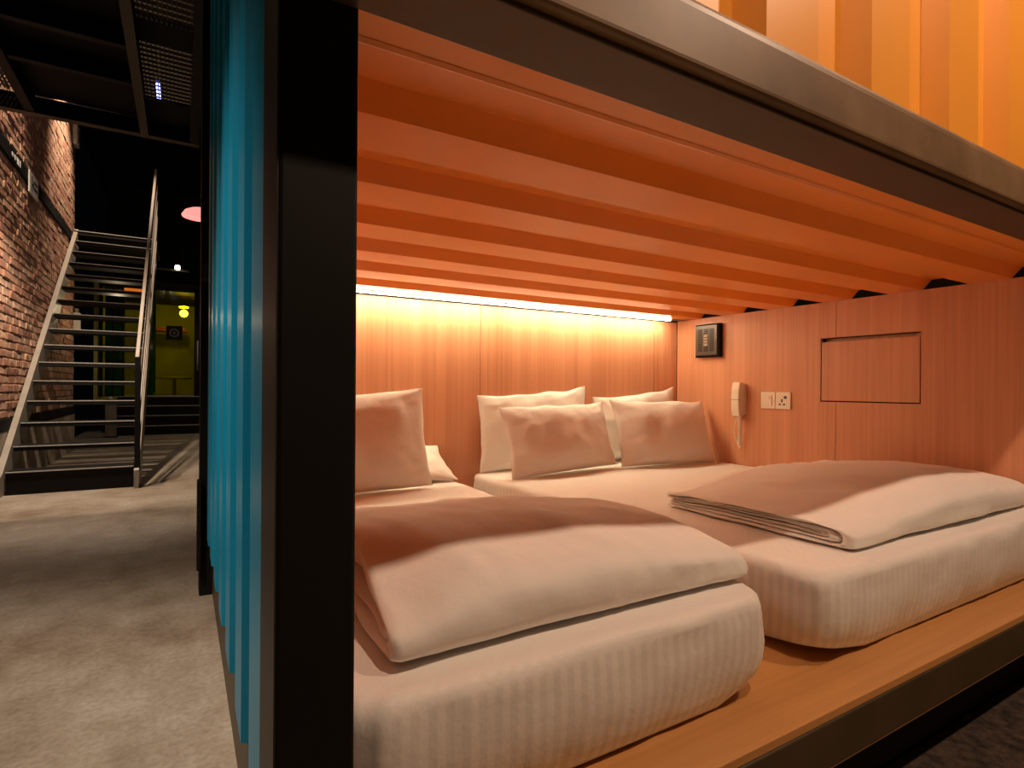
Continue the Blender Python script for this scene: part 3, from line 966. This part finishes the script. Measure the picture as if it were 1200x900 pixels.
MB().lathe([(0.02, 0.0), (0.09, 0.0), (0.10, 0.03), (0.02, 0.05)], (0.03, 14.4, 2.62), 18).build('booth_lamp', M['amber'], bt, smooth=True)
MB().lathe([(0.05, 0.0), (0.34, 0.0), (0.36, 0.03), (0.34, 0.06), (0.05, 0.06)], (-0.15, 14.9, 1.05), 28).build('round_table', M['booth'], bt)
MB().tube([(-0.15, 14.9, 0.69), (-0.15, 14.9, 1.06)], 0.04, 10).build('table_leg', M['booth'], bt)
point('booth_lamp_light', (0.03, 14.4, 2.50), 12, (1.0, 0.68, 0.2), 0.08)
ds = tag(empty('door_sign', (-0.13, YG - 0.012, 1.83)), 'dark square sign with a pale round mark on the green glass', 'sign')
B(-0.275, 0.005, YG - 0.020, YG - 0.008, 1.82, 2.10).build('plate', M['black_panel'], ds, bevel=0.003)
rg = MB()
for k in range(20):
    a0, a1 = 2 * math.pi * k / 20, 2 * math.pi * (k + 1) / 20
    rg.prism([(-0.135 + r * math.cos(a), 1.96 + r * math.sin(a)) for r, a in ((0.06, a0), (0.085, a0), (0.085, a1), (0.06, a1))], 'y', YG - 0.024, YG - 0.019)
B(-0.155, -0.115, YG - 0.024, YG - 0.019, 1.94, 1.98).build('center_mark', M['olive'], ds)
rg.build('round_mark', M['olive'], ds)
op = tag(empty('lit_panel', (-0.81, YG - 0.1, 2.70)), 'glowing orange strip panel seen between the upper stair treads', 'light')
B(-0.96, -0.66, YG - 0.12, YG - 0.07, 2.70, 2.77).build('glowing_front', M['orange_lit'], op)
B(-0.97, -0.65, YG - 0.07, YG - 0.04, 2.69, 2.78).build('back_box', M['black'], op)
bd = tag(empty('display_stand', (-1.05, 11.85, 0)), 'narrow pale upright stand on the floor behind the stairs', 'stand')
B(-1.13, -0.97, 11.80, 11.90, 0.02, 0.64).build('upright_panel', M['steel_light'], bd, bevel=0.006)
B(-1.15, -0.95, 11.76, 11.94, 0.0, 0.02).build('base', M['black'], bd, bevel=0.003)
MB().lathe([(0.005, 0.0), (0.03, 0.01), (0.035, 0.035), (0.02, 0.06), (0.004, 0.066)], (-1.06, 11.85, 0.64), 14).build('knob', M['white'], bd, smooth=True)
MB().box(-1.065, -1.058, 11.792, 11.80, 0.05, 0.62).build('edge_strip', M['steel_edge'], bd)

pd = tag(empty('pendant_lamp', (0.22, 9.0, 3.26)), 'round pink glowing pendant lamp hanging over the corridor beyond the container', 'lamp')
MB().lathe([(0.235, 0.0), (0.238, 0.015), (0.20, 0.075), (0.13, 0.11), (0.05, 0.125), (0.045, 0.12), (0.12, 0.10), (0.19, 0.065), (0.228, 0.012)], (0.22, 9.0, 3.26), 32, False).build('shade', M['pink'], pd, smooth=True)
MB().lathe([(0.01, 0.03), (0.215, 0.03), (0.215, 0.034), (0.01, 0.034)], (0.22, 9.0, 3.26), 32).build('diffuser', M['pink'], pd, smooth=True)
MB().tube([(0.22, 9.0, 3.38), (0.22, 9.0, 5.9)], 0.006, 6).build('cord', M['black'], pd)
tl = tag(empty('track_spotlight', (-0.08, 12.0, 3.05)), 'tiny white spotlight glowing on a ceiling track above the green booth', 'lamp')
B(-0.5, 0.1, 11.98, 12.02, 3.0, 3.03).build('track', M['olive'], tl)
MB().lathe([(0.005, -0.04), (0.036, -0.035), (0.04, 0.0), (0.036, 0.035), (0.005, 0.04)], (-0.08, 11.97, 3.065), 14).build('lamp_head', M['bulb'], tl, smooth=True)
for sx in (-0.4, 0.0):
    B(sx - .006, sx + .006, 11.99, 12.01, 3.03, 5.9).build('hanger_rod', M['black'], tl)
